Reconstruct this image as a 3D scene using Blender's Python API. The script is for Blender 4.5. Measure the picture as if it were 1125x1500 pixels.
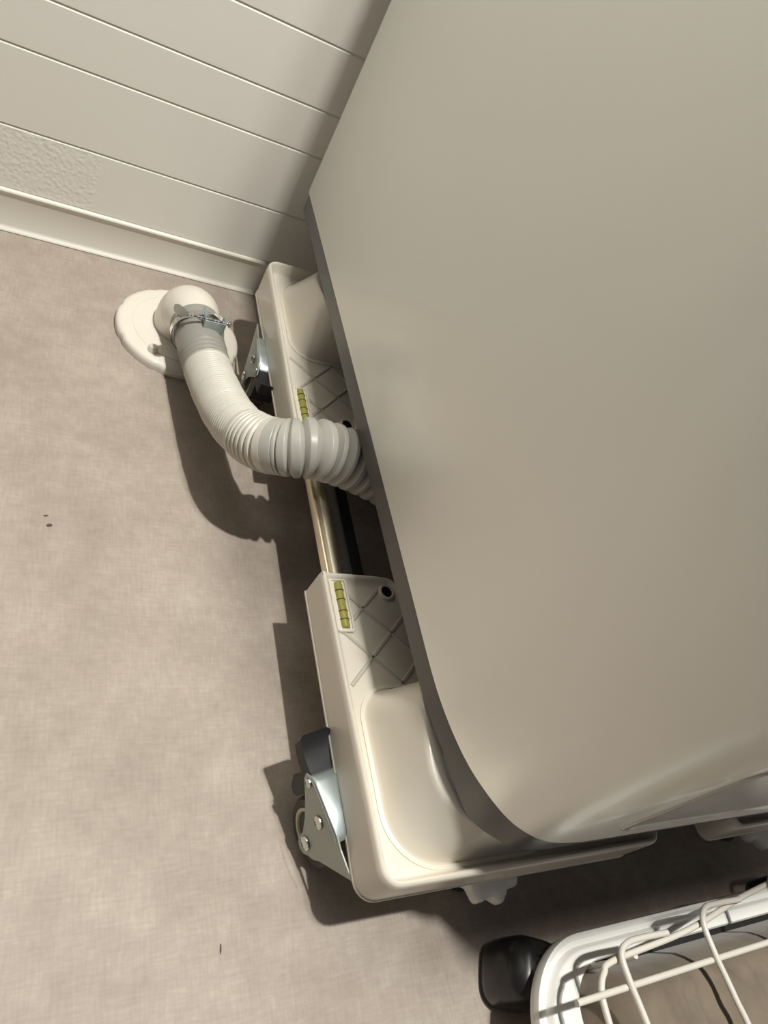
import bpy, bmesh, math, random
from mathutils import Vector, Matrix, noise
random.seed(7)
D = bpy.data
for o in list(D.objects): D.objects.remove(o)
S = bpy.context.scene
COL = S.collection

# ---------------------------------------------------------------- camera
RIGHT = Vector((0.86907622, -0.20410057, 0.45061012))
DOWN = Vector((0.10247935, -0.81687093, -0.56764413))
FWD = Vector((0.4839468, 0.53950425, -0.689007))
cam = D.objects.new('camera', D.cameras.new('camera'))
COL.objects.link(cam)
M = Matrix.Identity(4)
for i in range(3):
    M[i][0] = RIGHT[i]; M[i][1] = -DOWN[i]; M[i][2] = -FWD[i]
M.translation = (0, 0, 0.6)
cam.matrix_world = M
cam.data.sensor_fit = 'VERTICAL'; cam.data.sensor_height = 36; cam.data.lens = 25.264
cam.data.clip_start = 0.01
S.camera = cam

# ---------------------------------------------------------------- light
w = D.worlds.new('world'); S.world = w; w.use_nodes = True
bg = w.node_tree.nodes['Background']
bg.inputs[0].default_value = (0.95, 0.97, 1.0, 1); bg.inputs[1].default_value = 0.05
def lamp(name, loc, energy, radius, col=(0.98, 0.97, 0.92)):
    l = D.lights.new(name, 'POINT'); l.energy = energy; l.shadow_soft_size = radius; l.color = col
    o = D.objects.new(name, l); COL.objects.link(o); o.location = loc
    return o
lamp('ceiling_lamp', (0.311, 0.143, 2.36), 86, 0.025)
lamp('ceiling_lamp', (0.40, 0.13, 2.30), 32, 0.04)
S.view_settings.view_transform = 'Standard'; S.view_settings.look = 'None'
S.view_settings.exposure = 1.0; S.view_settings.gamma = 1; S.view_settings.use_curve_mapping = False

# ---------------------------------------------------------------- materials
def srgb(r, g, b):
    f = lambda c: (c/255/12.92) if c/255 <= 0.04045 else ((c/255+0.055)/1.055)**2.4
    return (f(r), f(g), f(b), 1)
class NT:
    def __init__(s, name):
        s.m = D.materials.new(name); s.m.use_nodes = True; s.t = s.m.node_tree
        s.b = s.t.nodes['Principled BSDF']
        s.tc = s.t.nodes.new('ShaderNodeTexCoord')
    def n(s, typ, **kw):
        nd = s.t.nodes.new(typ)
        for k, v in kw.items():
            if k in nd.inputs: nd.inputs[k].default_value = v
            else: setattr(nd, k, v)
        return nd
    def l(s, a, b): s.t.links.new(a, b)
    def noise(s, scale, detail=4, rough=0.5, coord='Object', vscale=None):
        nd = s.n('ShaderNodeTexNoise', Scale=scale, Detail=detail, Roughness=rough)
        src = s.tc.outputs[coord]
        if vscale:
            mp = s.n('ShaderNodeMapping'); mp.inputs['Scale'].default_value = vscale
            s.l(src, mp.inputs[0]); src = mp.outputs[0]
        s.l(src, nd.inputs['Vector']); return nd.outputs['Fac']
    def ramp(s, fac, stops):
        r = s.n('ShaderNodeValToRGB'); el = r.color_ramp.elements
        while len(el) < len(stops): el.new(0.5)
        for e, (p, c) in zip(el, stops): e.position = p; e.color = c
        s.l(fac, r.inputs[0]); return r.outputs[0]
    def math(s, op, a, b=None, c=None):
        nd = s.n('ShaderNodeMath', operation=op)
        for i, v in enumerate((a, b, c)):
            if v is None: continue
            if isinstance(v, (int, float)): nd.inputs[i].default_value = v
            else: s.l(v, nd.inputs[i])
        return nd.outputs[0]
    def bump(s, h, dist, strength=1.0):
        b = s.n('ShaderNodeBump', Strength=strength, Distance=dist)
        s.l(h, b.inputs['Height']); s.l(b.outputs[0], s.b.inputs['Normal'])

def simple(name, col, rough=0.4, metal=0.0, var=0.06, nscale=30, bump=0.0, coat=0.0, spec=0.5, bscale=400):
    t = NT(name)
    c2 = tuple(max(0, v*(1-var)) for v in col[:3]) + (1,)
    c3 = tuple(min(1, v*(1+var)) for v in col[:3]) + (1,)
    t.l(t.ramp(t.noise(nscale), [(0.3, c2), (0.7, c3)]), t.b.inputs['Base Color'])
    t.b.inputs['Roughness'].default_value = rough; t.b.inputs['Metallic'].default_value = metal
    t.b.inputs['Coat Weight'].default_value = coat; t.b.inputs['Specular IOR Level'].default_value = spec
    if bump: t.bump(t.noise(bscale, 2), bump, 0.5)
    return t.m

MAT = {}
MAT['machine'] = simple('white_enamel', srgb(243, 243, 236), 0.36, metal=0.4, var=0.015, nscale=3, bump=0.00003, bscale=900, coat=0.2)
MAT['machine_front'] = simple('front_enamel', srgb(196, 194, 186), 0.25, var=0.015, nscale=3, coat=0.3)
MAT['trim'] = simple('grey_base_plastic', srgb(84, 83, 79), 0.28, var=0.05, bump=0.00003)
MAT['stand'] = simple('warm_white_plastic', srgb(222, 214, 199), 0.32, var=0.02, nscale=12, coat=0.3)
MAT['deck'] = simple('matte_white_plastic', srgb(190, 184, 171), 0.5, var=0.03, nscale=15, bump=0.00005)
MAT['rail'] = simple('brushed_rail_steel', srgb(225, 214, 192), 0.38, metal=1.0, var=0.08)
MAT['zinc'] = simple('galvanised_steel', srgb(188, 200, 202), 0.27, metal=0.85, var=0.15, nscale=60)
MAT['zincplate'] = simple('zinc_plate', srgb(172, 178, 170), 0.5, metal=0.55, var=0.04)
MAT['chrome'] = simple('chrome', srgb(215, 218, 215), 0.15, metal=1.0, var=0.1, nscale=90)
MAT['black'] = simple('black_plastic', srgb(24, 24, 25), 0.5, var=0.1, nscale=80, bump=0.00005)
MAT['hood'] = simple('glossy_black_plastic', srgb(27, 26, 26), 0.3, var=0.1, coat=0.2)
MAT['rubber'] = simple('grey_rubber', srgb(80, 78, 72), 0.7, var=0.1, nscale=90)
MAT['cream'] = simple('cream_nylon', srgb(212, 200, 172), 0.45, var=0.05)
MAT['drain'] = simple('white_drain_plastic', srgb(226, 219, 206), 0.35, var=0.02, coat=0.15)
MAT['hose'] = simple('pale_grey_hose', srgb(205, 200, 188), 0.42, var=0.03, nscale=50)
MAT['hose_grey'] = simple('grey_hose', srgb(178, 175, 166), 0.38, var=0.03, nscale=50)
MAT['cuff'] = simple('grey_cuff', srgb(150, 147, 138), 0.4, var=0.03)
MAT['white'] = simple('bright_white_plastic', srgb(240, 238, 232), 0.4, var=0.01)
MAT['wire'] = simple('coated_wire', srgb(222, 215, 203), 0.35, var=0.02)
MAT['line'] = simple('black_print', srgb(30, 34, 18), 0.5, var=0)
MAT['crumb'] = simple('dark_crumb', srgb(88, 76, 64), 0.9, var=0.2)
MAT['board'] = simple('wall_board', srgb(240, 236, 227), 0.42, var=0.012, nscale=5, bump=0.00012, bscale=55)
MAT['base'] = simple('baseboard_vinyl', srgb(226, 221, 208), 0.38, var=0.015, nscale=6, bump=0.0001, bscale=40)

t = NT('vial_fluid')
t.b.inputs['Base Color'].default_value = srgb(176, 170, 84); t.b.inputs['Roughness'].default_value = 0.12
t.b.inputs['Transmission Weight'].default_value = 0.35
MAT['vial'] = t.m

t = NT('beige_fabric')
t.l(t.ramp(t.noise(22, 5, 0.6), [(0.3, srgb(112, 99, 83)), (0.7, srgb(136, 122, 104))]), t.b.inputs['Base Color'])
t.b.inputs['Roughness'].default_value = 0.75; t.b.inputs['Sheen Weight'].default_value = 0.2
t.bump(t.noise(90, 4), 0.001, 0.5)
MAT['fabric'] = t.m

# vinyl floor: mottled taupe with a fine linen weave
t = NT('linen_vinyl_floor')
n1 = t.noise(9, 6, 0.62); n2 = t.noise(38, 5, 0.7); n3 = t.noise(2.2, 3)
wx = t.noise(1.0, 2, 0.5, vscale=(420, 60, 1)); wy = t.noise(1.0, 2, 0.5, vscale=(60, 420, 1))
weave = t.math('ADD', wx, wy)
f = t.math('ADD', t.math('MULTIPLY', n1, 0.62), t.math('MULTIPLY', n2, 0.38))
f = t.math('ADD', f, t.math('MULTIPLY', t.math('SUBTRACT', weave, 1.0), 0.22))
c = t.ramp(f, [(0.34, srgb(152, 139, 127)), (0.50, srgb(165, 152, 140)), (0.66, srgb(179, 167, 154))])
t.l(c, t.b.inputs['Base Color'])
t.b.inputs['Roughness'].default_value = 0.55; t.b.inputs['Specular IOR Level'].default_value = 0.35
# shallow oval dents left in the vinyl by heavy feet
geo = t.n('ShaderNodeNewGeometry')
def dent(cx, cy, ax, ay, ang):
    mp = t.n('ShaderNodeMapping'); mp.vector_type = 'TEXTURE'
    mp.inputs['Location'].default_value = (cx, cy, 0); mp.inputs['Rotation'].default_value = (0, 0, ang)
    mp.inputs['Scale'].default_value = (ax, ay, 1)
    t.l(geo.outputs['Position'], mp.inputs[0])
    ln = t.n('ShaderNodeVectorMath', operation='LENGTH'); t.l(mp.outputs[0], ln.inputs[0])
    mr = t.n('ShaderNodeMapRange'); mr.interpolation_type = 'SMOOTHSTEP'
    mr.inputs['From Min'].default_value = 0.7; mr.inputs['From Max'].default_value = 1.1
    t.l(ln.outputs['Value'], mr.inputs['Value']); return mr.outputs[0]
dd = t.math('MULTIPLY', dent(0.137, 0.39, 0.013, 0.045, 0.0), dent(0.246, 0.098, 0.004, 0.022, 0.25))
h = t.math('ADD', t.math('MULTIPLY', weave, 0.00022), t.math('MULTIPLY', dd, 0.0012))
h = t.math('ADD', h, t.math('MULTIPLY', n1, 0.0012))
t.bump(h, 1.0, 0.5)
MAT['floor'] = t.m

# embossed wallpaper patch material
t = NT('embossed_board')
t.b.inputs['Base Color'].default_value = srgb(239, 235, 226); t.b.inputs['Roughness'].default_value = 0.42
vor = t.n('ShaderNodeTexVoronoi', Scale=230.0, feature='SMOOTH_F1'); t.l(t.tc.outputs['Object'], vor.inputs['Vector'])
sp = t.n('ShaderNodeSeparateXYZ'); t.l(t.n('ShaderNodeNewGeometry').outputs['Position'], sp.inputs[0])
mask = t.n('ShaderNodeMapRange'); mask.inputs['From Min'].default_value = 0.079; mask.inputs['From Max'].default_value = 0.072
t.l(sp.outputs['X'], mask.inputs['Value'])
t.bump(t.math('MULTIPLY', t.math('MULTIPLY', vor.outputs['Distance'], mask.outputs[0]), 0.9), 0.0010, 0.7)
MAT['embossed'] = t.m

# ---------------------------------------------------------------- mesh helpers
def obj(name, bm, mat, parent=None, smooth=True, angle=35):
    me = D.meshes.new(name)
    bmesh.ops.recalc_face_normals(bm, faces=bm.faces)
    bm.to_mesh(me); bm.free()
    me.materials.append(MAT[mat])
    if smooth:
        me.shade_smooth()
        me.set_sharp_from_angle(angle=math.radians(angle))
    o = D.objects.new(name, me); COL.objects.link(o)
    if parent: o.parent = parent
    return o
def thing(name, label, cat, loc=(0, 0, 0), rotz=0, group=None):
    o = D.objects.new(name, None); COL.objects.link(o); o.empty_display_size = 0.05
    o.location = loc; o.rotation_euler = (0, 0, rotz); o['label'] = label; o['category'] = cat
    if group: o['group'] = group
    return o
def tag(o, label, cat, group=None):
    o['label'] = label; o['category'] = cat
    if group: o['group'] = group
    return o
def struct(o): o['kind'] = 'structure'; return o

def rounded(pts, rad, seg=6):
    """2-D polygon with rounded corners; rad number or list."""
    out = []; n = len(pts)
    for i in range(n):
        p = Vector(pts[i]); a = Vector(pts[i-1]); b = Vector(pts[(i+1) % n])
        r = rad[i] if isinstance(rad, (list, tuple)) else rad
        if r <= 0: out.append(p.copy()); continue
        u = (a-p).normalized(); v = (b-p).normalized()
        ang = u.angle(v); d = min(r/math.tan(ang/2), (a-p).length*0.49, (b-p).length*0.49); rr = d*math.tan(ang/2)
        c = p + (u+v).normalized()*(rr/math.sin(ang/2))
        s = p+u*d-c; e = p+v*d-c
        a0 = math.atan2(s.y, s.x); a1 = math.atan2(e.y, e.x)
        while a1-a0 > math.pi: a1 -= 2*math.pi
        while a1-a0 < -math.pi: a1 += 2*math.pi
        for k in range(seg+1):
            a_ = a0+(a1-a0)*k/seg
            out.append(c+Vector((math.cos(a_), math.sin(a_)))*rr)
    return out
def inset(pts, d):
    """offset closed CCW polygon inward by d (miter)."""
    n = len(pts); out = []
    for i in range(n):
        a, p, b = pts[i-1], pts[i], pts[(i+1) % n]
        u = (p-a); v = (b-p)
        if u.length < 1e-9: u = v
        if v.length < 1e-9: v = u
        u = u.normalized(); v = v.normalized()
        nu = Vector((-u.y, u.x)); nv = Vector((-v.y, v.x)); m = (nu+nv)
        if m.length < 1e-6: m = nu
        m = m.normalized(); k = max(0.4, m.dot(nu))
        out.append(p+m*(d/k))
    return out
def loft(bm, loops, cap0=True, cap1=True, closed=True):
    vs = [[bm.verts.new(p) for p in lp] for lp in loops]
    n = len(vs[0])
    for a, b in zip(vs, vs[1:]):
        for i in range(n if closed else n-1):
            j = (i+1) % n
            bm.faces.new((a[i], a[j], b[j], b[i]))
    if cap0: bm.faces.new(list(reversed(vs[0])))
    if cap1: bm.faces.new(vs[-1])
    return vs
def prism(bm, pts, z0, z1, b=0.0, bt=None):
    bt = b if bt is None else bt
    L = []
    if b: L += [(b, z0), (0.29*b, z0+0.29*b), (0, z0+b)]
    else: L += [(0, z0)]
    if bt: L += [(0, z1-bt), (0.29*bt, z1-0.29*bt), (bt, z1)]
    else: L += [(0, z1)]
    loft(bm, [[(p.x, p.y, z) for p in (inset(pts, d) if d else pts)] for d, z in L])
def rect(x0, y0, x1, y1): return [(x0, y0), (x1, y0), (x1, y1), (x0, y1)]
def ccw(pts):
    pts = [Vector(p) for p in pts]
    a = sum(pts[i-1].x*pts[i].y-pts[i].x*pts[i-1].y for i in range(len(pts)))
    return pts if a > 0 else pts[::-1]
def box(bm, x0, y0, z0, x1, y1, z1, b=0.001, mtx=None):
    r = bmesh.ops.create_cube(bm, size=1.0)
    vs = r['verts']
    for v in vs: v.co = Vector((x0+(v.co.x+.5)*(x1-x0), y0+(v.co.y+.5)*(y1-y0), z0+(v.co.z+.5)*(z1-z0)))
    if b:
        es = list({e for v in vs for e in v.link_edges})
        g = bmesh.ops.bevel(bm, geom=es, offset=b, segments=2, affect='EDGES', profile=0.5)
        vs = list({v for f in g['faces'] for v in f.verts} | {v for v in vs if v.is_valid})
    if mtx: bmesh.ops.transform(bm, matrix=mtx, verts=vs)
def frame(t):
    t = t.normalized(); a = Vector((0, 0, 1)) if abs(t.z) < 0.9 else Vector((1, 0, 0))
    u = t.cross(a).normalized(); return u, u.cross(t).normalized()
def catmull(P, n):
    P = [Vector(p) for p in P]; P = [2*P[0]-P[1]]+P+[2*P[-1]-P[-2]]; out = []
    for i in range(1, len(P)-2):
        a, b, c, d = P[i-1:i+3]
        for k in range(n):
            s = k/n
            out.append(0.5*((2*b)+(c-a)*s+(2*a-5*b+4*c-d)*s*s+(3*b-a-3*c+d)*s**3))
    out.append(P[-2]); return out
def tube(bm, pts, r, seg=10, cap=True, closed=False):
    """r number or function(arc length, total)."""
    pts = [Vector(p) for p in pts]; n = len(pts)
    ss = [0]
    for a, b in zip(pts, pts[1:]): ss.append(ss[-1]+(b-a).length)
    u = None; loops = []
    for i, p in enumerate(pts):
        if closed: t = pts[(i+1) % n]-pts[i-1]
        else: t = pts[min(i+1, n-1)]-pts[max(i-1, 0)]
        t.normalize()
        if u is None: u, v = frame(t)
        else:
            u = (u-t*u.dot(t)).normalized()
        v = t.cross(u)
        rr = r(ss[i], ss[-1]) if callable(r) else r
        loops.append([p+(u*math.cos(2*math.pi*k/seg)+v*math.sin(2*math.pi*k/seg))*rr for k in range(seg)])
    if closed: loops.append(loops[0])
    if closed:
        vs = [[bm.verts.new(q) for q in lp] for lp in loops[:-1]]
        for i in range(len(vs)):
            a, b = vs[i], vs[(i+1) % len(vs)]
            for k in range(seg): bm.faces.new((a[k], a[(k+1) % seg], b[(k+1) % seg], b[k]))
    else: loft(bm, loops, cap, cap)
def resample(pts, step):
    out = [pts[0]]; acc = 0
    for a, b in zip(pts, pts[1:]):
        L = (b-a).length; 
        if L == 0: continue
        d = step-acc
        while d <= L:
            out.append(a+(b-a)*d/L); d += step
        acc = L-(d-step)
    return out
def lathe(bm, prof, seg=32, mtx=None):
    loops = [[(r*math.cos(2*math.pi*k/seg), r*math.sin(2*math.pi*k/seg), z) for k in range(seg)] for r, z in prof]
    if mtx: loops = [[mtx @ Vector(p) for p in lp] for lp in loops]
    loft(bm, loops)
def axis_mtx(loc, d):
    d = Vector(d).normalized(); u, v = frame(d)
    m = Matrix(((u.x, v.x, d.x, loc[0]), (u.y, v.y, d.y, loc[1]), (u.z, v.z, d.z, loc[2]), (0, 0, 0, 1)))
    return m

# ---------------------------------------------------------------- the room
WY = 0.8316
bm = bmesh.new(); box(bm, -1.6, -1.6, -0.02, 1.5, WY+0.02, 0.0, 0)
struct(obj('floor', bm, 'floor', smooth=False))

bm = bmesh.new(); box(bm, -1.6, WY, 0.0, 1.5, WY+0.10, 2.45, 0)
wall = struct(obj('wall_back', bm, 'base', smooth=False))
zs = [0.0535, 0.1283, 0.2115, 0.2640, 0.3315, 0.4150, 0.4675, 0.5350, 0.6185]
while zs[-1] < 2.35: zs.append(zs[-1]+(0.0835, 0.0525, 0.0675)[len(zs) % 3])
T = 0.0024
for i, (a, b) in enumerate(zip(zs, zs[1:])):
    bm = bmesh.new(); r = 0.0012
    # board profile in (depth, z): rounded long edges, tiny open joint between boards
    prof = [(0, a+0.0003), (-T+0.0006, a+0.0003), (-T, a+0.0009), (-T, b-0.0028),
            (-T+0.0005, b-0.0020), (-0.0004, b-0.0004), (0, b-0.0002)]
    xs = [-1.6, 1.15]
    loft(bm, [[(x, WY+d, z) for d, z in prof] for x in xs])
    o = obj('wall_board', bm, 'embossed' if i == 0 else 'board', wall, smooth=False)
# skirting with a raised bead along its top and a lip along the floor
bm = bmesh.new()
prof = [(0, 0), (-.0085, 0), (-.0095, .001), (-.0085, .003), (-.006, .004), (-.0045, .007), (-.004, .045), (-.0048, .0485), (-.0062, .0505), (-.0055, .0525), (-.003, .0535), (0, .0535)]
loft(bm, [[(x, WY+d-0.0002, z) for d, z in prof] for x in (-1.6, 1.15)])
struct(obj('baseboard_back', bm, 'base', angle=50))

# ---------------------------------------------------------------- stand
X0, X1 = 0.2605, 0.9155
Y0, Y1 = 0.0515, 0.7355
CXm, CYm = (X0+X1)/2, (Y0+Y1)/2
stand = thing('washing_machine_stand', 'warm white plastic wheeled base stand with steel rails under the washing machine', 'stand', (CXm, CYm, 0))
OFF = Vector((CXm, CYm, 0))
def mobj(name, build, mat, parent, mx, my, **kw):
    """build in the front-left quarter, mirror into place, relative to the stand's base"""
    bm = bmesh.new(); build(bm)
    for v in bm.verts:
        if mx: v.co.x = 2*CXm-v.co.x
        if my: v.co.y = 2*CYm-v.co.y
        v.co -= OFF
    return obj(name, bm, mat, parent, **kw)
ZB, ZD = 0.075, 0.108
outer = ccw([(X0, Y0), (0.537, Y0), (0.537, 0.080), (0.525, 0.1075), (0.400, 0.232), (0.349, 0.283), (0.333, 0.307), (0.318, 0.3085), (X0, 0.3085)])
# radii in the order of the points
outer_r = rounded([tuple(p) for p in outer], [0.016, 0.012, 0.01, 0.01, 0.03, 0.012, 0.012, 0.004, 0.0012], 6)
def rim_z(p):
    """height of the rim: low beside the spirit level, higher further on"""
    if p.x < 0.30 and p.y > 0.10:
        k = min(1, max(0, (p.y-0.238)/0.022)); k = k*k*(3-2*k)
        return 0.1215-0.0065*k
    return 0.1215 if p.y < 0.1 else 0.1135
def block_shell(bm):
    P = outer_r
    q = lambda pts, z: [(p.x, p.y, z) for p in pts]
    I = lambda d: inset(P, d)
    Z = [rim_z(p) for p in P]
    def up(pts, dz): return [(p.x, p.y, Z[i]+dz) for i, p in enumerate(pts)]
    loops = [q(I(0.004), ZB), q(I(0.001), ZB), q(I(-0.0002), ZB+0.001), q(I(-0.0002), ZB+0.003), q(I(0.0008), ZB+0.0036),
             [(p.x, p.y, ZB+0.0036+(Z[i]-ZB-0.0036)*0.8) for i, p in enumerate(I(0.0008))],
             up(I(0.0012), -0.0022), up(I(0.0022), -0.0006), up(I(0.0035), 0), up(I(0.0048), -0.0006), up(I(0.0058), -0.002),
             q(I(0.0075), ZD+0.0022), q(I(0.0095), ZD+0.0004), q(I(0.012), ZD)]
    loft(bm, loops)
def deck_ribs(bm):
    # diamond lattice standing 1.2 mm proud of the deck, clipped to the deck
    poly = inset(outer_r, 0.0125)
    def clip(p, d):
        ts = []
        for i in range(len(poly)):
            a, b = poly[i-1], poly[i]; e = b-a
            den = d.x*e.y-d.y*e.x
            if abs(den) < 1e-9: continue
            w_ = a-p; tt = (w_.x*e.y-w_.y*e.x)/den; uu = (w_.x*d.y-w_.y*d.x)/den
            if 0 <= uu < 1: ts.append(tt)
        ts.sort(); return list(zip(ts[::2], ts[1::2]))
    s2 = math.sqrt(0.5)
    for k in range(-7, 12):
        for sgn in (1, -1):
            cst = (0.5735+0.0466*k) if sgn == 1 else (0.0223+0.0466*k)
            # x + sgn*y = cst
            p = Vector((cst/2, sgn*cst/2)); d = Vector((s2, -sgn*s2))
            for t0, t1 in clip(p, d):
                while t0 < t1 and not ((p+d*t0).y > 0.204 or (p+d*t0).x > 0.43): t0 += 0.002
                while t1 > t0 and not ((p+d*t1).y > 0.204 or (p+d*t1).x > 0.43): t1 -= 0.002
                if t1-t0 < 0.01: continue
                a, b = p+d*t0, p+d*t1; nn = Vector((-d.y, d.x))
                prof = [(-0.0022, ZD-0.0004), (-0.0010, ZD+0.0013), (0.0010, ZD+0.0013), (0.0022, ZD-0.0004)]
                loft(bm, [[(c_.x+nn.x*o_, c_.y+nn.y*o_, z) for o_, z in prof] for c_ in (a, b)])
def pedestal(bm):
    A_ = rounded([tuple(p) for p in ccw(rect(0.2785, 0.0645, 0.425, 0.2005))], [0.042, 0.03, 0.03, 0.026], 12)
    B_ = rounded([tuple(p) for p in ccw(rect(0.2945, 0.0760, 0.412, 0.1880))], [0.085, 0.03, 0.03, 0.026], 12)
    lv = [(-0.0035, 0, ZD-0.001), (-0.0035, 0, ZD+0.0012), (-0.0005, 0, ZD+0.0018), (0.0, 0, ZD+0.001), (0.0010, 0, ZD+0.0016), (0.0018, 0.03, ZD+0.005), (0.0015, 0.2, ZD+0.012), (0, 1.0, 0.1625), (0.0010, 1, 0.1655), (0.003, 1, 0.1665)]
    loops = []
    for d, k, z in lv:
        P = [a.lerp(b, k) for a, b in zip(A_, B_)]
        def hz(p, z=z, k=k):
            return z-0.013*k*max(0, min(1, (0.155-p.y)/0.05))*max(0, min(1, (0.36-p.x)/0.04))
        loops.append([(p.x, p.y, hz(p)) for p in inset(P, d)])
    loft(bm, loops)
def boss(bm):
    lathe(bm, [(0.0085, ZD-0.001), (0.0080, ZD+0.0022), (0.0072, ZD+0.003), (0.0058, ZD+0.003), (0.0052, ZD+0.002), (0.0052, ZD+0.0005)], 28, Matrix.Translation((0.3255, 0.2925, 0)))
def boss_hole(bm):
    lathe(bm, [(0.0052, ZD+0.0005), (0.0052, ZD+0.0021)], 24, Matrix.Translation((0.3255, 0.2925, 0)))
def vial_frame(bm):
    P = rounded(rect(0.2685, 0.2510, 0.2855, 0.3030), 0.003, 4)
    loft(bm, [[(p.x, p.y, z) for p in inset(P, d)] for d, z in [(0, ZD-0.0005), (0, ZD+0.0028), (0.0008, ZD+0.0034), (0.0022, ZD+0.0034), (0.0026, ZD+0.002)]])
def vial(bm):
    pts = [(0.277, 0.2545, ZD+0.0015), (0.277, 0.257, ZD+0.0015), (0.277, 0.2965, ZD+0.0015), (0.277, 0.299, ZD+0.0015)]
    tube(bm, pts, lambda s, L: 0.0040 if 0.001 < s < L-0.001 else 0.0036, 16)
def bubble(bm):
    tube(bm, [(0.2775, 0.2725, ZD+0.0043), (0.2775, 0.276, ZD+0.0046), (0.2775, 0.2795, ZD+0.0043)], lambda s, L: 0.0012 if s in (0, L) else 0.0019, 12)
def ring_at(y):
    def f_(bm):
        c0 = Vector((0.277, y, ZD+0.0015))
        tube(bm, [c0+Vector((math.cos(a)*0.0041, 0, math.sin(a)*0.0041)) for a in [math.pi*k/12 for k in range(13)]], 0.0004, 6)
    return f_
def rail(bm):
    # rolled steel channel: raised outer lip, groove, broad inner ridge
    prof = [(0.2755, 0.088), (0.2755, 0.0965), (0.2760, 0.0975), (0.2770, 0.0978), (0.2780, 0.0968), (0.2784, 0.0945), (0.2792, 0.0938),
            (0.2802, 0.0945), (0.2825, 0.0968), (0.2865, 0.0978), (0.2905, 0.0968), (0.2935, 0.0940), (0.2945, 0.091), (0.2945, 0.088)]
    loft(bm, [[(x, y, z) for x, z in prof] for y in (0.290, 0.500)])
def rail_inner(bm):
    prof = [(0.306, 0.070), (0.306, 0.084), (0.308, 0.087), (0.320, 0.087), (0.322, 0.084), (0.322, 0.070)]
    loft(bm, [[(x, y, z) for x, z in prof] for y in (0.309, 0.478)])
def rail_x(bm):
    prof = [(0.062, 0.070), (0.062, 0.086), (0.064, 0.0885), (0.082, 0.0885), (0.084, 0.086), (0.084, 0.070)]
    loft(bm, [[(x, y+0.012, z) for y, z in prof] for x in (0.538, 0.638)])

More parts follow.
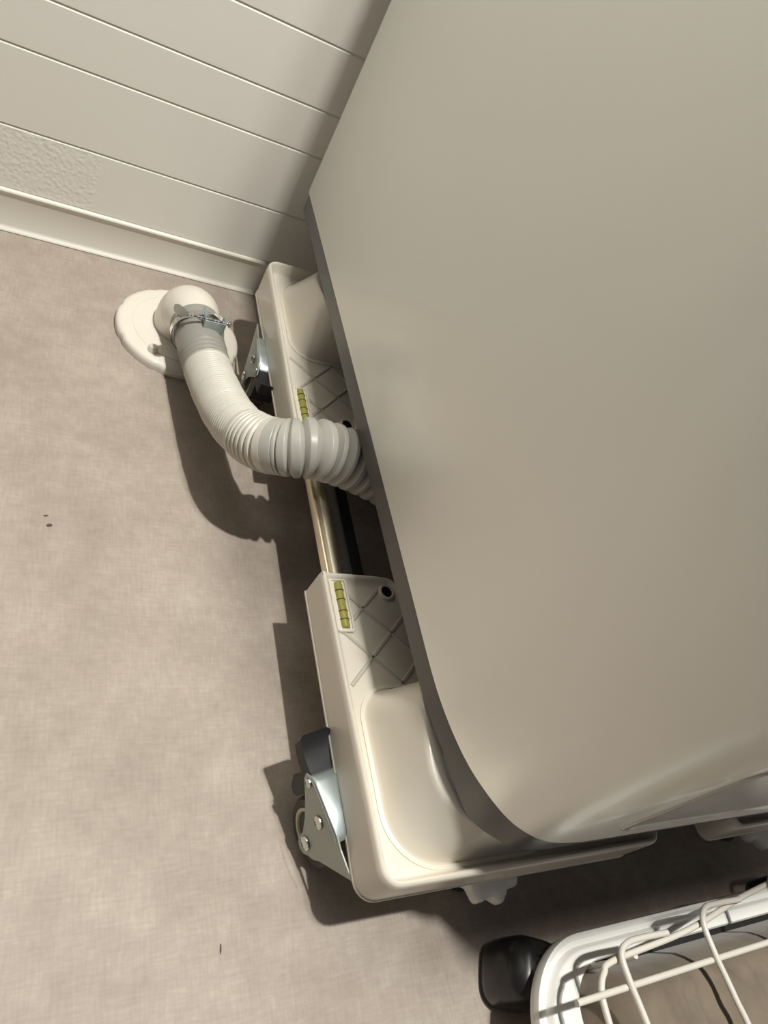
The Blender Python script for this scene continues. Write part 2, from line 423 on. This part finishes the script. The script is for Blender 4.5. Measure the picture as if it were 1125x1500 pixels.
# casters: frame axes U (trailing, away from swivel) and W (towards the outer side)
def caster_parts(parent, mx, my, yaw=15, dy=0.0):
    a = math.radians(yaw); U = Vector((-math.sin(a), math.cos(a), 0)); Wd = Vector((-math.cos(a), -math.sin(a), 0))
    A = Vector((0.2709, 0.0911+dy, 0))+Wd*0.0155+U*0.02
    def T_(u, z, w_=0.0): return A+U*u+Wd*w_+Vector((0, 0, z))
    rootbm = lambda bm: box(bm, 0.264, 0.064+dy, 0.0745, 0.300, 0.118+dy, 0.0772, 0.0008)
    c_ = mobj('caster', rootbm, 'zinc', parent, mx, my)
    plate = [(0.0405, 0.0735), (0.0435, 0.0700), (0.0415, 0.0645), (0.036, 0.0600), (0.0275, 0.0520), (0.0165, 0.0405), (0.0085, 0.0280), (0.0075, 0.0200),
             (0.0050, 0.0140), (0.0, 0.0120), (-0.0055, 0.0145), (-0.0120, 0.0280), (-0.0202, 0.0420), (-0.0400, 0.0745), (-0.0180, 0.0760), (-0.0080, 0.0790), (0.0320, 0.0790), (0.0370, 0.0770)]
    for sgn in (0, 1):
        off = 0.0 if sgn == 0 else -0.031
        def pl(bm, off=off):
            loft(bm, [[T_(u, z, off+w_) for u, z in plate] for w_ in (-0.0012, 0.0)])
        mobj('side_plate', pl, 'zincplate', c_, mx, my, smooth=False)
    def cover(bm):
        pr = [(0.0400, 0.0745), (0.0380, 0.0765), (0.0320, 0.0795), (-0.008, 0.0795), (-0.012, 0.0775)]
        pr = pr+[(u-0.0006, z-0.0014) for u, z in pr[::-1]]
        loft(bm, [[T_(u, z-dz, w_) for u, z in pr] for w_, dz in ((0.0006, 0.0022), (-0.0008, 0.0005), (-0.003, 0.0), (-0.028, 0.0), (-0.031, 0.0015))])
    mobj('fork_cover', cover, 'zinc', c_, mx, my)
    def rivet(u, z, r):
        def f_(bm):
            lathe(bm, [(r*0.8, 0), (r, 0.0006), (r*0.95, 0.0016), (r*0.6, 0.0024), (r*0.5, 0.0018), (r*0.12, 0.0016)], 20, axis_mtx(T_(u, z, 0.0), Wd))
        return f_
    for u, z, r in ((0, 0.026, 0.0060), (0.0074, 0.0605, 0.0054), (0.0362, 0.0695, 0.0040)):
        mobj('rivet', rivet(u, z, r), 'chrome', c_, mx, my)
    def tyre(bm):
        lathe(bm, [(0.0185, -0.010), (0.0265, -0.011), (0.0288, -0.008), (0.0292, 0), (0.0288, 0.008), (0.0265, 0.011), (0.0185, 0.010)], 40, axis_mtx(T_(0.005, 0.0293, -0.0155), Wd))
    mobj('wheel', tyre, 'rubber', c_, mx, my)
    def hub(bm):
        lathe(bm, [(0.020, 0.0095), (0.0206, 0.0118), (0.0196, 0.0122), (0.0180, 0.0118), (0.0170, 0.0090), (0.006, 0.0080)], 36, axis_mtx(T_(0.005, 0.0293, -0.0155), Wd))
    mobj('wheel_hub', hub, 'cream', c_, mx, my)
    def pedal(bm):
        # foot brake: broad tapering plate rising from the pivot, ribbed along its outer edge
        prof = [(0.012, 0.0745, 0.0), (0.030, 0.0745, 0.0), (0.044, 0.0720, 0.0), (0.056, 0.0730, 0.0), (0.066, 0.0770, 0.0), (0.0695, 0.0800, 0.0)]
        lo = [Vector((u, z-0.012)) for u, z, _ in prof]; hi = [Vector((u, z+0.002)) for u, z, _ in prof]
        poly = [(v.x, v.y) for v in lo]+[(v.x, v.y) for v in hi[::-1]]
        ws = [(-0.0015, 0.94), (-0.003, 1.0), (-0.026, 1.0), (-0.0285, 0.94)]
        loft(bm, [[T_(0.04+(u-0.04)*k, 0.074+(z-0.074)*k, w_) for u, z in poly] for w_, k in ws])
    mobj('brake_pedal', pedal, 'black', c_, mx, my)
    def hook(bm):
        poly = [(0.030, 0.0660), (0.046, 0.0640), (0.0500, 0.0450), (0.0440, 0.0345), (0.0385, 0.0325), (0.0350, 0.0360), (0.0320, 0.0500)]
        loft(bm, [[T_(u, z, w_) for u, z in poly] for w_ in (-0.002, -0.006, -0.024, -0.028)])
    mobj('brake_shoe', hook, 'black', c_, mx, my)
def knob(bm):
    cx, cy = 0.402, 0.0715
    def wave(r, z, k):
        return [(cx+(r+k*math.cos(9*a))*math.cos(a), cy+(r+k*math.cos(9*a))*math.sin(a), z) for a in [2*math.pi*i/108 for i in range(108)]]
    loft(bm, [wave(0.020, 0.034, 0), wave(0.029, 0.036, .0016), wave(0.0325, 0.040, .0028), wave(0.0325, 0.047, .0028), wave(0.0305, 0.051, .0022), wave(0.024, 0.0535, .0008), wave(0.010, 0.055, 0)])
def knob_foot(bm):
    lathe(bm, [(0.016, 0.0002), (0.017, 0.003), (0.010, 0.006), (0.008, 0.010), (0.008, 0.0778)], 24, Matrix.Translation((0.402, 0.0715, 0)))
for mx in (0, 1):
    for my in (0, 1):
        blk = mobj('corner_block', block_shell, 'stand', stand, mx, my, angle=40)
        mobj('deck_ribs', deck_ribs, 'deck', blk, mx, my, smooth=False)
        mobj('machine_pedestal', pedestal, 'stand', blk, mx, my, angle=50)
        mobj('screw_boss', boss, 'stand', blk, mx, my)
        mobj('screw_hole', boss_hole, 'black', blk, mx, my)
        mobj('level_frame', vial_frame, 'stand', blk, mx, my)
        mobj('spirit_level', vial, 'vial', blk, mx, my)
        mobj('level_bubble', bubble, 'vial', blk, mx, my)
        for yy in (0.2625, 0.2705, 0.2815, 0.2905): mobj('level_mark', ring_at(yy), 'line', blk, mx, my)
        caster_parts(stand, mx, my, 15 if my == 0 else 6, 0.0 if my == 0 else 0.048)
        k_ = mobj('adjuster_knob', knob, 'white', stand, mx, my, angle=50)
        mobj('adjuster_foot', knob_foot, 'rubber', k_, mx, my)
for mx in (0, 1):
    mobj('steel_rail', rail, 'rail', stand, mx, 0, angle=30)
    mobj('inner_rail', rail_inner, 'black', stand, mx, 0)
for my in (0, 1): mobj('inner_rail', rail_x, 'black', stand, 0, my)

# ---------------------------------------------------------------- washing machine
MX0, MX1, MY0, MY1 = 0.2938, 0.8820, 0.0535, 0.7880
wm = thing('washing_machine', 'large off-white washing machine with grey base trim raised on the wheeled stand', 'washing machine', ((MX0+MX1)/2, (MY0+MY1)/2, 0.16))
WO = Vector(wm.location)
def wobj(name, bm, mat, parent=None, **kw):
    for v in bm.verts: v.co -= WO
    return obj(name, bm, mat, parent or wm, **kw)
corner = [(MX0, 0.30), (MX0, 0.22), (MX0+0.0001, 0.185), (MX0+0.0012, 0.160), (MX0+0.0045, 0.136), (MX0+0.0105, 0.112), (MX0+0.0195, 0.092),
          (MX0+0.0310, 0.0745), (MX0+0.0440, 0.0635), (MX0+0.0590, 0.0568), (MX0+0.080, 0.0540), (MX0+0.11, MY0), (MX0+0.16, MY0)]
cs = [Vector(p) for p in corner]
def dens(pts):
    P3 = catmull([(p.x, p.y, 0) for p in pts], 4); return [Vector((p.x, p.y)) for p in P3]
left = dens(cs); right = [Vector((MX0+MX1-p.x, p.y)) for p in reversed(left)]
rear = rounded([(MX1, MY1), (MX0, MY1), (MX0, 0.5), (MX1, 0.5)], [0.006, 0.006, 0, 0], 4)
outline = left+right+[p for p in rear if p.y > 0.51]
# equal spacing for long straight parts is not needed
def ol(d, z): return [(p.x, p.y, z) for p in inset(outline, d)]
bm = bmesh.new()
def olt(d, z):
    # front corners round off towards the unseen top, shaped to trim the cast shadow
    k = max(0, min(1, (z-0.36)/0.5)); k = k*k*(3-2*k)*0.17; out = []
    for x, y, zz in ol(d, z):
        for cx, sx in ((MX0, 1), (MX1, -1)):
            e = max(0, 1-abs(x-cx)/0.16)*max(0, 1-(y-MY0)/0.18)
            if e > 0: x += sx*k*e*0.16; y += k*e*0.16
        out.append((x, y, zz))
    return out
loft(bm, [ol(0.006, 0.1905), ol(0.0015, 0.1898), ol(0.0004, 0.1903), ol(0, 0.1916), ol(0, 0.36)]+[olt(0, 0.36+0.06*q) for q in range(1, 10)]+[ olt(0, 0.96), olt(0.002, 0.985), olt(0.01, 1.0), olt(0.03, 1.006)])
body = wobj('body', bm, 'machine', angle=30)
# grey base trim with a stepped lower edge round the front corner
def low(p):
    if p.y > 0.13 or p.x > 0.40: z = 0.1675
    else:
        s = (0.13-p.y)/0.075
        z = 0.1675-0.0115*min(1, s*2.2)-0.0022*math.sin(s*13)*min(1, s*2)
        if p.x > 0.34: z += (p.x-0.34)*0.25
    return z
bm = bmesh.new()
def tl(d, fz): return [(p.x, p.y, fz(p)) for p in inset(outline, d)]
fine = []
loft(bm, [tl(0.012, lambda p: low(p)+0.001), tl(0.0035, low), tl(0.0022, lambda p: low(p)+0.0012), tl(0.0016, lambda p: 0.191)])
wobj('base_trim', bm, 'trim', angle=40)
for sx in (0.345, 0.831):
    for sy in (0.125, 0.662):
        bm = bmesh.new(); lathe(bm, [(0.020, 0.1667), (0.021, 0.1675), (0.016, 0.167), (0.016, 0.172)], 24, Matrix.Translation((sx, sy, 0)))
        wobj('foot', bm, 'rubber')
# front lower panel with raised lips
def ribbon(bm, pts, h, z_of=None, r=0.003):
    tube(bm, pts, r, 8)
FX0 = MX0+0.09
bm = bmesh.new()
P = rounded([(FX0, 0.215), (MX1-0.09, 0.215), (MX1-0.09, 0.345), (FX0, 0.345)], 0.02, 5)
lv = [(0, 0.0), (0.0005, -0.0014), (0.0020, -0.0022), (0.0045, -0.0022), (0.0070, -0.0012), (0.01, -0.0012)]
loft(bm, [[(p.x, MY0+0.001+dy, p.y) for p in inset(P, d)] for d, dy in lv])
wobj('kick_panel', bm, 'machine_front', angle=25)
bm = bmesh.new()
P = rounded([(FX0-0.02, 0.365), (MX1-0.07, 0.365), (MX1-0.07, 0.93), (FX0-0.02, 0.93)], 0.03, 6)
loft(bm, [[(p.x, MY0+0.001+dy, p.y) for p in inset(P, d)] for d, dy in lv])
wobj('front_panel', bm, 'machine_front', angle=25)

# ---------------------------------------------------------------- floor drain
dr = thing('floor_drain_trap', 'round white plastic floor drain cover with elbow outlet', 'drain', (0.1845, 0.7035, 0))
bm = bmesh.new()
def notch(r, z, k=0.0):
    return [((r-k*(1 if abs(((a*8/(2*math.pi)) % 1)-0.5) < 0.06 else 0))*math.cos(a), (r-k*(1 if abs(((a*8/(2*math.pi)) % 1)-0.5) < 0.06 else 0))*math.sin(a), z) for a in [2*math.pi*i/160 for i in range(160)]]
loft(bm, [notch(0.0735, 0.0002, .0012), notch(0.0738, 0.006, .0012), notch(0.0728, 0.0095, .0012), notch(0.070, 0.0112, .0012), notch(0.066, 0.0116), notch(0.0565, 0.0113), notch(0.0560, 0.0106), notch(0.0553, 0.0106), notch(0.0548, 0.0113), notch(0.02, 0.0118)])
obj('cover_plate', bm, 'drain', dr, angle=50)
bm = bmesh.new()
pts = catmull([(0.0035, 0.006, 0.008), (0.0035, 0.006, 0.022), (0.0042, 0.000, 0.036), (0.0055, -0.014, 0.0455), (0.0068, -0.030, 0.0495), (0.0080, -0.048, 0.0515)], 8)
tube(bm, pts, lambda s, L: 0.0345 - 0.0075*max(0, min(1, (s/L-0.45)/0.45)), 36)
obj('elbow_outlet', bm, 'drain', dr, angle=60)
bm = bmesh.new(); lathe(bm, [(0.006, 0.010), (0.0055, 0.016), (0.004, 0.018), (0.001, 0.0185)], 18, Matrix.Translation((-0.034, -0.046, 0)))
obj('screw_plug', bm, 'drain', dr)

# ---------------------------------------------------------------- hose
hose = thing('drain_hose', 'pale grey corrugated drain hose bending from the floor drain under the machine', 'hose', (0.1926, 0.652, 0))
HO = Vector(hose.location)
path = catmull([(0.1905, 0.672, 0.0505), (0.1925, 0.652, 0.0525), (0.1955, 0.618, 0.0550), (0.1990, 0.580, 0.0600), (0.2030, 0.545, 0.0680), (0.2075, 0.508, 0.0800), (0.2140, 0.471, 0.0980),
                (0.2240, 0.441, 0.1190), (0.2390, 0.4265, 0.1345), (0.2580, 0.4235, 0.1415), (0.2780, 0.4235, 0.1400), (0.3000, 0.4210, 0.1370), (0.3250, 0.4160, 0.1330), (0.36, 0.405, 0.128), (0.40, 0.39, 0.125)], 40)
pp = resample(path, 0.0004)
def seg_of(s0, s1): return [p-HO for p in pp[int(s0/0.0004):int(s1/0.0004)+1]]
def saw(s, p): return abs(((s/p) % 1)-0.5)*2
S1, S2, S3 = 0.078, 0.247, 0.2715
bm = bmesh.new()
def rc(s, L):
    r = 0.0262
    if s < 0.010: r = 0.0285-0.0008*(1-math.cos(s/0.010*math.pi))
    elif s > 0.054: r = 0.0262-0.0011*(0.5-0.5*math.cos((s-0.054)*2*math.pi/0.0075))
    elif s > 0.015: r = 0.0268
    return r
tube(bm, seg_of(0, S1), rc, 48); obj('hose_cuff', bm, 'cuff', hose, angle=50)
bm = bmesh.new()
def rf(s, L):
    return 0.0262-0.0009*(0.5-0.5*math.cos(s*2*math.pi/0.0040))-(0.0003 if int(s/0.017) % 2 else 0)
tube(bm, seg_of(S1-0.001, S2-0.03), rf, 48); obj('ribbed_section', bm, 'hose', hose, angle=80)
bm = bmesh.new()
def rg(s, L):
    if s < 0.006: return 0.0262
    k = ((s-0.006)/0.0058) % 1
    return 0.0270-(0.0028 if s < L-0.005 else 0.0)*max(0, (1-abs(k-0.5)/0.26))**0.5 if abs(k-0.5) < 0.26 else 0.0270
tube(bm, seg_of(S2-0.031, S3-0.01), rg, 48); obj('grooved_section', bm, 'hose', hose, angle=80)
bm = bmesh.new()
total = (len(pp)-1)*0.0004
edges = [0.0115, 0.0175, 0.0265, 0.038, 0.0505, 0.0635, 0.0765, 0.0895, 0.1025, 0.1155, 0.1285]
def rb(s, L):
    if s < 0.0085: return 0.0268
    prev = 0.0085
    for e in edges:
        if s < e:
            k = (s-prev)/(e-prev); big = min(1, max(0, (e-0.012)/0.03))
            base_ = 0.0245-0.0022*big; top = 0.0268+0.0024*big
            tri = 1-abs(2*k-1)
            return base_+(top-base_)*min(1.0, tri*(2.6-1.1*big))**0.8
        prev = e
    return 0.024
tube(bm, seg_of(S3-0.011, total-0.001), rb, 48); obj('bellows_section', bm, 'hose_grey', hose, angle=60)

# clamp
cl = thing('hose_clamp', 'small metal thumb-screw clamp tightening the hose on the drain elbow', 'clamp', (0.1915, 0.650, 0.052))
CO = Vector(cl.location)
def cobj(name, bm, mat, parent=None, **kw):
    for v in bm.verts: v.co -= CO
    return obj(name, bm, mat, parent or cl, **kw)
bm = bmesh.new()
c0 = Vector((0.1915, 0.6545, 0.0523)); ax = Vector((0.06, -1, 0.06)).normalized(); u_, v_ = frame(ax)
prof = [(0.0288, -0.004), (0.0300, -0.0042), (0.0300, 0.0042), (0.0288, 0.004)]
loops = []
for k in range(56):
    a = 2*math.pi*k/56; rd = u_*math.cos(a)+v_*math.sin(a)
    loops.append([c0+rd*r+ax*h_ for r, h_ in prof])
vs = [[bm.verts.new(q) for q in lp] for lp in loops]
for i in range(56):
    a, b = vs[i], vs[(i+1) % 56]
    for k in range(4): bm.faces.new((a[k], a[(k+1) % 4], b[(k+1) % 4], b[k]))
cobj('band', bm, 'chrome')
zc = 0.0865
bm = bmesh.new()
sc = [(0.1715+0.0455*k/90, 0.6415, zc) for k in range(91)]
tube(bm, sc, lambda s, L: 0.0022-0.0005*saw(s, 0.0016), 12)
lathe(bm, [(0.001, 0), (0.0042, 0.0005), (0.0042, 0.003), (0.001, 0.0035)], 6, axis_mtx((0.2165, 0.6415, zc), (1, 0, 0)))
cobj('screw', bm, 'chrome')
bm = bmesh.new()
out = [(0.0, -0.0022), (-0.004, -0.005), (-0.010, -0.0085), (-0.0155, -0.0085), (-0.0185, -0.005), (-0.0190, 0.0), (-0.0175, 0.0055), (-0.013, 0.008), (-0.008, 0.0065), (-0.003, 0.0030), (0.0, 0.0022)]
loft(bm, [[(0.1735+a, 0.6415+b*1.15, zc+dz-a*0.25) for a, b in out] for dz in (-0.0008, 0.0008)])
cobj('thumb_paddle', bm, 'chrome', smooth=False)
bm = bmesh.new()
# folded saddle bracket under the screw with an upright ear
box(bm, 0.189, 0.6345, 0.0808, 0.2125, 0.6495, 0.0822, 0.0003)
box(bm, 0.2110, 0.6345, 0.0808, 0.2124, 0.6495, 0.0910, 0.0003)
box(bm, 0.189, 0.6340, 0.0770, 0.2125, 0.6352, 0.0905, 0.0003)
box(bm, 0.1890, 0.6345, 0.0808, 0.1904, 0.6495, 0.0915, 0.0003)
cobj('saddle_bracket', bm, 'zinc', smooth=False)
bm = bmesh.new()
ear = [(0.1862, 0.6440), (0.1935, 0.6440), (0.1925, 0.6500), (0.1912, 0.6560), (0.1888, 0.6570), (0.1872, 0.6520)]
loft(bm, [[(a, b, z) for a, b in ear] for z in (0.0885, 0.0897)])
box(bm, 0.1912, 0.6490, 0.0882, 0.1985, 0.6500, 0.0890, 0.0002)
cobj('tongue', bm, 'zinc', smooth=False)

# ---------------------------------------------------------------- laundry cart
TZ = 0.075
cart = thing('laundry_cart', 'white rounded laundry cart with wire basket in the lower right corner', 'cart', (0.60, -0.20, 0))
KO = Vector(cart.location)
def kobj(name, bm, mat, parent=None, **kw):
    for v in bm.verts: v.co -= KO
    return obj(name, bm, mat, parent or cart, **kw)
def rr(x0, y0, x1, y1, r, seg=14): return rounded([(x0, y0), (x1, y0), (x1, y1), (x0, y1)], r, seg)
O = (0.3950, -0.42, 0.815, 0.0035)
outerp = rr(*O, 0.062)
innerp = rr(O[0]+0.038, O[1]+0.038, O[2]-0.038, O[3]-0.020, 0.036)
bm = bmesh.new()
sect = [(0.006, TZ-0.016), (0.0, TZ-0.015), (-0.001, TZ-0.010), (0.0, TZ-0.004), (0.0020, TZ-0.0035), (0.0045, TZ-0.0070), (0.0085, TZ-0.0070), (0.0105, TZ-0.0015), (0.0125, TZ)]
loops = [[(p.x, p.y, z) for p in inset(outerp, d)] for d, z in sect]
loops += [[(p.x, p.y, TZ) for p in innerp], [(p.x, p.y, TZ-0.002) for p in inset(innerp, 0.0015)], [(p.x, p.y, TZ-0.016) for p in inset(innerp, 0.002)]]
vs = loft(bm, loops, False, False)
for i in range(len(vs[0])): bm.faces.new((vs[-1][i], vs[-1][(i+1) % len(vs[0])], vs[0][(i+1) % len(vs[0])], vs[0][i]))
kobj('tray_ring', bm, 'white', angle=40)
bm = bmesh.new()
prism(bm, inset(innerp, 0.0022), TZ-0.018, TZ-0.012, 0)
kobj('tray_floor', bm, 'black')
# hooded casters
def hood(bm, cx, cy):
    def ring(rx, ry, z, ox=0, oy=0):
        out = []; n = 3.2; ca, sa = math.cos(-0.35), math.sin(-0.35)
        for i in range(40):
            a = 2*math.pi*i/40; c, s_ = math.cos(a), math.sin(a)
            x = rx*abs(c)**(2/n)*(1 if c > 0 else -1); y = ry*abs(s_)**(2/n)*(1 if s_ > 0 else -1)
            out.append((cx+ox+x*ca-y*sa, cy+oy+x*sa+y*ca, z))
        return out
    loft(bm, [ring(0.021, 0.021, 0.0), ring(0.0245, 0.0245, 0.002), ring(0.0255, 0.0255, 0.010), ring(0.0255, 0.0255, 0.026), ring(0.0245, 0.0245, 0.040, .001), ring(0.0215, 0.0215, 0.049, .002), ring(0.014, 0.014, 0.0535, .003), ring(0.009, 0.009, 0.055, .003), ring(0.008, 0.008, 0.0585, .003)])
for cx, cy in ((0.4245, -0.0140), (0.786, -0.0140), (0.4245, -0.40), (0.786, -0.40)):
    bm = bmesh.new(); hood(bm, cx, cy); kobj('caster', bm, 'hood', angle=60)
# wire basket
WR = 0.0024
def wire(pts, r=WR, n=8, par=None):
    bm = bmesh.new(); tube(bm, catmull(pts, n), r, 10); return kobj('wire', bm, 'wire', par, angle=70)
bk = None
wire([(0.386, -0.0362, 0.131), (0.60, -0.0350, 0.131), (0.80, -0.0350, 0.131)])
wire([(0.411, -0.10, 0.1285), (0.411, -0.05, 0.1285), (0.413, -0.034, 0.1285), (0.420, -0.024, 0.129), (0.434, -0.0185, 0.129), (0.518, -0.0125, 0.129), (0.600, 0.0010, 0.130), (0.68, 0.008, 0.131), (0.80, 0.008, 0.131)])
for wx in (0.4370, 0.5320, 0.627, 0.722):
    sx = wx
    wire([(sx+0.052, -0.0105+(sx-.437)*.1, 0.1345), (sx+0.024, -0.0095+(sx-.437)*.1, 0.1345), (sx+0.008, -0.0105+(sx-.437)*.1, 0.1345), (sx-0.0005, -0.0165+(sx-.437)*.06, 0.1345), (sx-0.0010, -0.032, 0.1345), (sx+0.002, -0.060, 0.1345), (sx+0.006, -0.12, 0.1345), (sx+0.006, -0.40, 0.1345)])
wire([(0.455, -0.0195, 0.129), (0.4560, -0.0205, 0.10), (0.4600, -0.0205, TZ-0.012)], 0.0022)

# laundry bag under the wires
bm = bmesh.new()
NX, NY = 90, 90; bx0, bx1, by0, by1 = 0.434, 0.772, -0.375, -0.0225
grid = []
for j in range(NY+1):
    row = []
    for i in range(NX+1):
        x = bx0+(bx1-bx0)*i/NX; y = by0+(by1-by0)*j/NY
        qx = abs(x-(bx0+bx1)/2)-(bx1-bx0)/2+0.035; qy = abs(y-(by0+by1)/2)-(by1-by0)/2+0.035
        e = 0.035-(math.hypot(max(qx, 0), max(qy, 0))+min(max(qx, qy), 0))
        k = 1-(1-max(0, min(1, e/0.030)))**2
        h_ = 0.060+0.060*math.sqrt(max(0, k))
        h_ += 0.010*(noise.noise(Vector((x*14, y*14, 1)))-0.2)*k + 0.004*noise.noise(Vector((x*45+noise.noise(Vector((x*20, y*20, 4)))*3, y*18, 2)))*k
        row.append(bm.verts.new((x, y, min(h_, 0.1255))))
    grid.append(row)
for j in range(NY):
    for i in range(NX): bm.faces.new((grid[j][i], grid[j][i+1], grid[j+1][i+1], grid[j+1][i]))
border = [grid[0][i] for i in range(NX+1)]+[grid[j][NX] for j in range(1, NY+1)]+[grid[NY][i] for i in range(NX-1, -1, -1)]+[grid[j][0] for j in range(NY-1, 0, -1)]
lowv = [bm.verts.new((v.co.x, v.co.y, 0.0580)) for v in border]
nb = len(border)
for i in range(nb): bm.faces.new((border[i], border[(i+1) % nb], lowv[(i+1) % nb], lowv[i]))
bm.faces.new(lowv)
o = obj('laundry_bag', bm, 'fabric'); tag(o, 'crumpled beige fabric bag beneath the white wires of the cart', 'bag')

# ---------------------------------------------------------------- crumbs on the floor
def crumb(x, y, s, ang, label, stretch=2.0):
    bm = bmesh.new(); bmesh.ops.create_icosphere(bm, subdivisions=2, radius=1)
    for v in bm.verts:
        n_ = 1+0.35*noise.noise(v.co*1.7+Vector((x*50, y*50, 0)))
        v.co = Vector((v.co.x*s*stretch*n_, v.co.y*s*n_, (v.co.z+0.95)*s*0.4))
    o = obj('crumb', bm, 'crumb'); o.location = (x, y, 0.0); o.rotation_euler = (0, 0, ang); tag(o, label, 'crumb', 'crumbs on the floor')
crumb(0.0535, 0.4085, 0.0016, 0.3, 'larger dark speck of dirt on the open floor left of the hose', 1.6)
crumb(0.0500, 0.4190, 0.0008, 0.1, 'tiny dark speck just behind the larger speck on the open floor', 3.0)
crumb(0.1840, 0.0471, 0.0007, 1.45, 'thin dark sliver on the floor in front of the front caster', 5.0)
